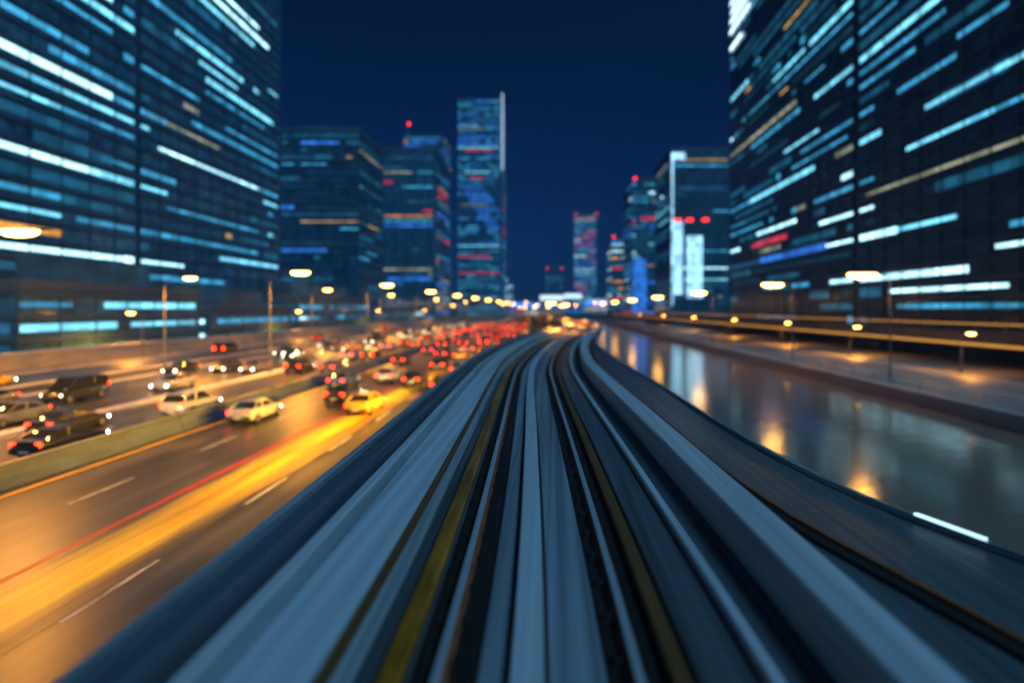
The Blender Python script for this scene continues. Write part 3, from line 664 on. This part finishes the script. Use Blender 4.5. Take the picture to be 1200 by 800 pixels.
LANES = [(-10.2,1,'lane beside the viaduct',[(54,'saloon'),(66,'suv')]),(-13.8,1,'second lane from the viaduct',[(43,'taxi'),(58,'saloon')]),
         (-17.3,1,'lane left of the red tail-light trail',[(48,'saloon'),(61,None)]),(-20.8,1,'lane beside the barrier',[(40,'saloon'),(57,None)]),
         (-26.4,1,'express lane behind the barrier',[(31,'saloon'),(42,'suv')]),(-30.3,1,'express lane beside the middle kerb',[(36,None)]),
         (-36.2,-1,'oncoming lane beside the middle kerb',[(38,None)]),(-40.0,-1,'middle oncoming lane',[(48,'van')]),(-43.9,-1,'farthest oncoming lane',[(44,None)]),
         (-55.6,1,'service road by the sand wall',[(56,None)])]
rnd = random.Random(5)
pal = ['black','grey','grey','black','blue','grey','black','black','red','silver']
for x, hd, where, first in LANES:
    ys = list(first); y = ys[-1][0]; lim = 260 if x > -50 else 170
    while y < lim and len(ys) < 17: y += rnd.uniform(11, 34)*(1 if x > -50 else 2.2); ys.append((y, None))
    for i, (y, k) in enumerate(ys):
        colour = rnd.choice(pal); kind = k or rnd.choice(['saloon','saloon','saloon','suv','suv','van'])
        if k == 'taxi': kind, colour = 'saloon', 'yellow'
        if kind == 'bus': colour = 'yellow'
        if k is None and rnd.random() < .04: kind, colour = 'saloon', 'yellow'
        noun = {'saloon':'taxi' if colour == 'yellow' else 'saloon car','suv':'off-road car','van':'van','bus':'bus'}[kind]
        r = vehicle(kind, colour, x+rnd.uniform(-.25,.25), y, hd, '%s %s, %s vehicle ahead in the %s' % (colour, noun, ordinal(i), where), 'vehicles in the '+where)
        if hd > 0 and x > -22 and y < 75: beam(r, 900 if x != -13.8 else 2600)
        elif hd > 0 and x > -32 and y < 70: beam(r, 500)

# floodlights added out of sight on the outer face of the viaduct, lighting the near lanes
for i, (y, e) in enumerate([(12, 900), (21, 3600), (29, 9500), (38, 10500), (48, 9000), (60, 4200), (76, 3400)]):
    X, Y = at(y, -3.0)
    f = empty('added_floodlight', (X, Y, -.42), 'added unseen amber flood lamp on the outer side of the viaduct, %s ahead' % ordinal(i), 'added_floodlight', 'added floodlights on the viaduct side')
    bevel(MB().box(-.38,-.08,-.25,.25,-.16,.10).build('added_flood_housing', M['plastic'], f), .03)
    MB().box(-.09,.16,-.04,.04,-.05,.03).build('added_flood_bracket', M['galv'], f)
    MB().box(-.36,-.10,-.22,.22,-.175,-.162).build('lens', M['sodium'], f)
    d = bpy.data.lights.new('added_flood_bulb', 'SPOT'); d.energy = e*5.5; d.color = (1.0,.46,.025); d.spot_size = R(92); d.spot_blend = 1.0; d.shadow_soft_size = .2
    o = bpy.data.objects.new('added_flood_bulb', d); COL.objects.link(o); o.parent = f; o.location = (-.3,0,-.25)
    o.rotation_euler = Vector((-10.2, 1.5, -4.4)).to_track_quat('-Z', 'Y').to_euler()
for i, y in enumerate([66, 90, 118, 150, 186, 226, 270, 320]):  # lamps added to turn the track ahead golden
    lamp(8.3, 2.4, ctr(y)-5.2, y, GZ, False, 'added amber street lamp, %s ahead close along the left side of the viaduct' % ordinal(i), 'added street lamps along the viaduct', 6500 if i < 7 else 0, 1.1)
rnd = random.Random(3)
for i in range(0, 22, 2):
    X = [-92,-70,-58,-46,-36,-28,-20,-13,-6,26,34,44,55,66,80,96,112,-110,-130,-64,-50,-40][i]; y = 520+ (i*137 % 300)
    where = ['beside the left carriageway','between the distant blocks'][X > 0] if abs(X) > 30 else 'near the end of the railway track'
    lamp(11+ (i*5 % 7), 2.4, X, y, GZ, X > 0, 'tiny distant amber street lamp on the horizon ' + where, 'distant street lamps '+where, 0, 3.4)
# night haze over the city
h = MB().box(-1560,1560,-260,2560,GZ-8,330).build('haze', M['ground']); h['kind'] = 'stuff'
hm = bpy.data.materials.new('haze'); hm.use_nodes = True; t = hm.node_tree; t.nodes.clear()
ou = t.nodes.new('ShaderNodeOutputMaterial'); pv = t.nodes.new('ShaderNodeVolumePrincipled')
pv.inputs['Color'].default_value = (.20,.46,1.0,1); pv.inputs['Density'].default_value = .00042; pv.inputs['Anisotropy'].default_value = .3
t.links.new(pv.outputs[0], ou.inputs['Volume']); h.data.materials[0] = hm
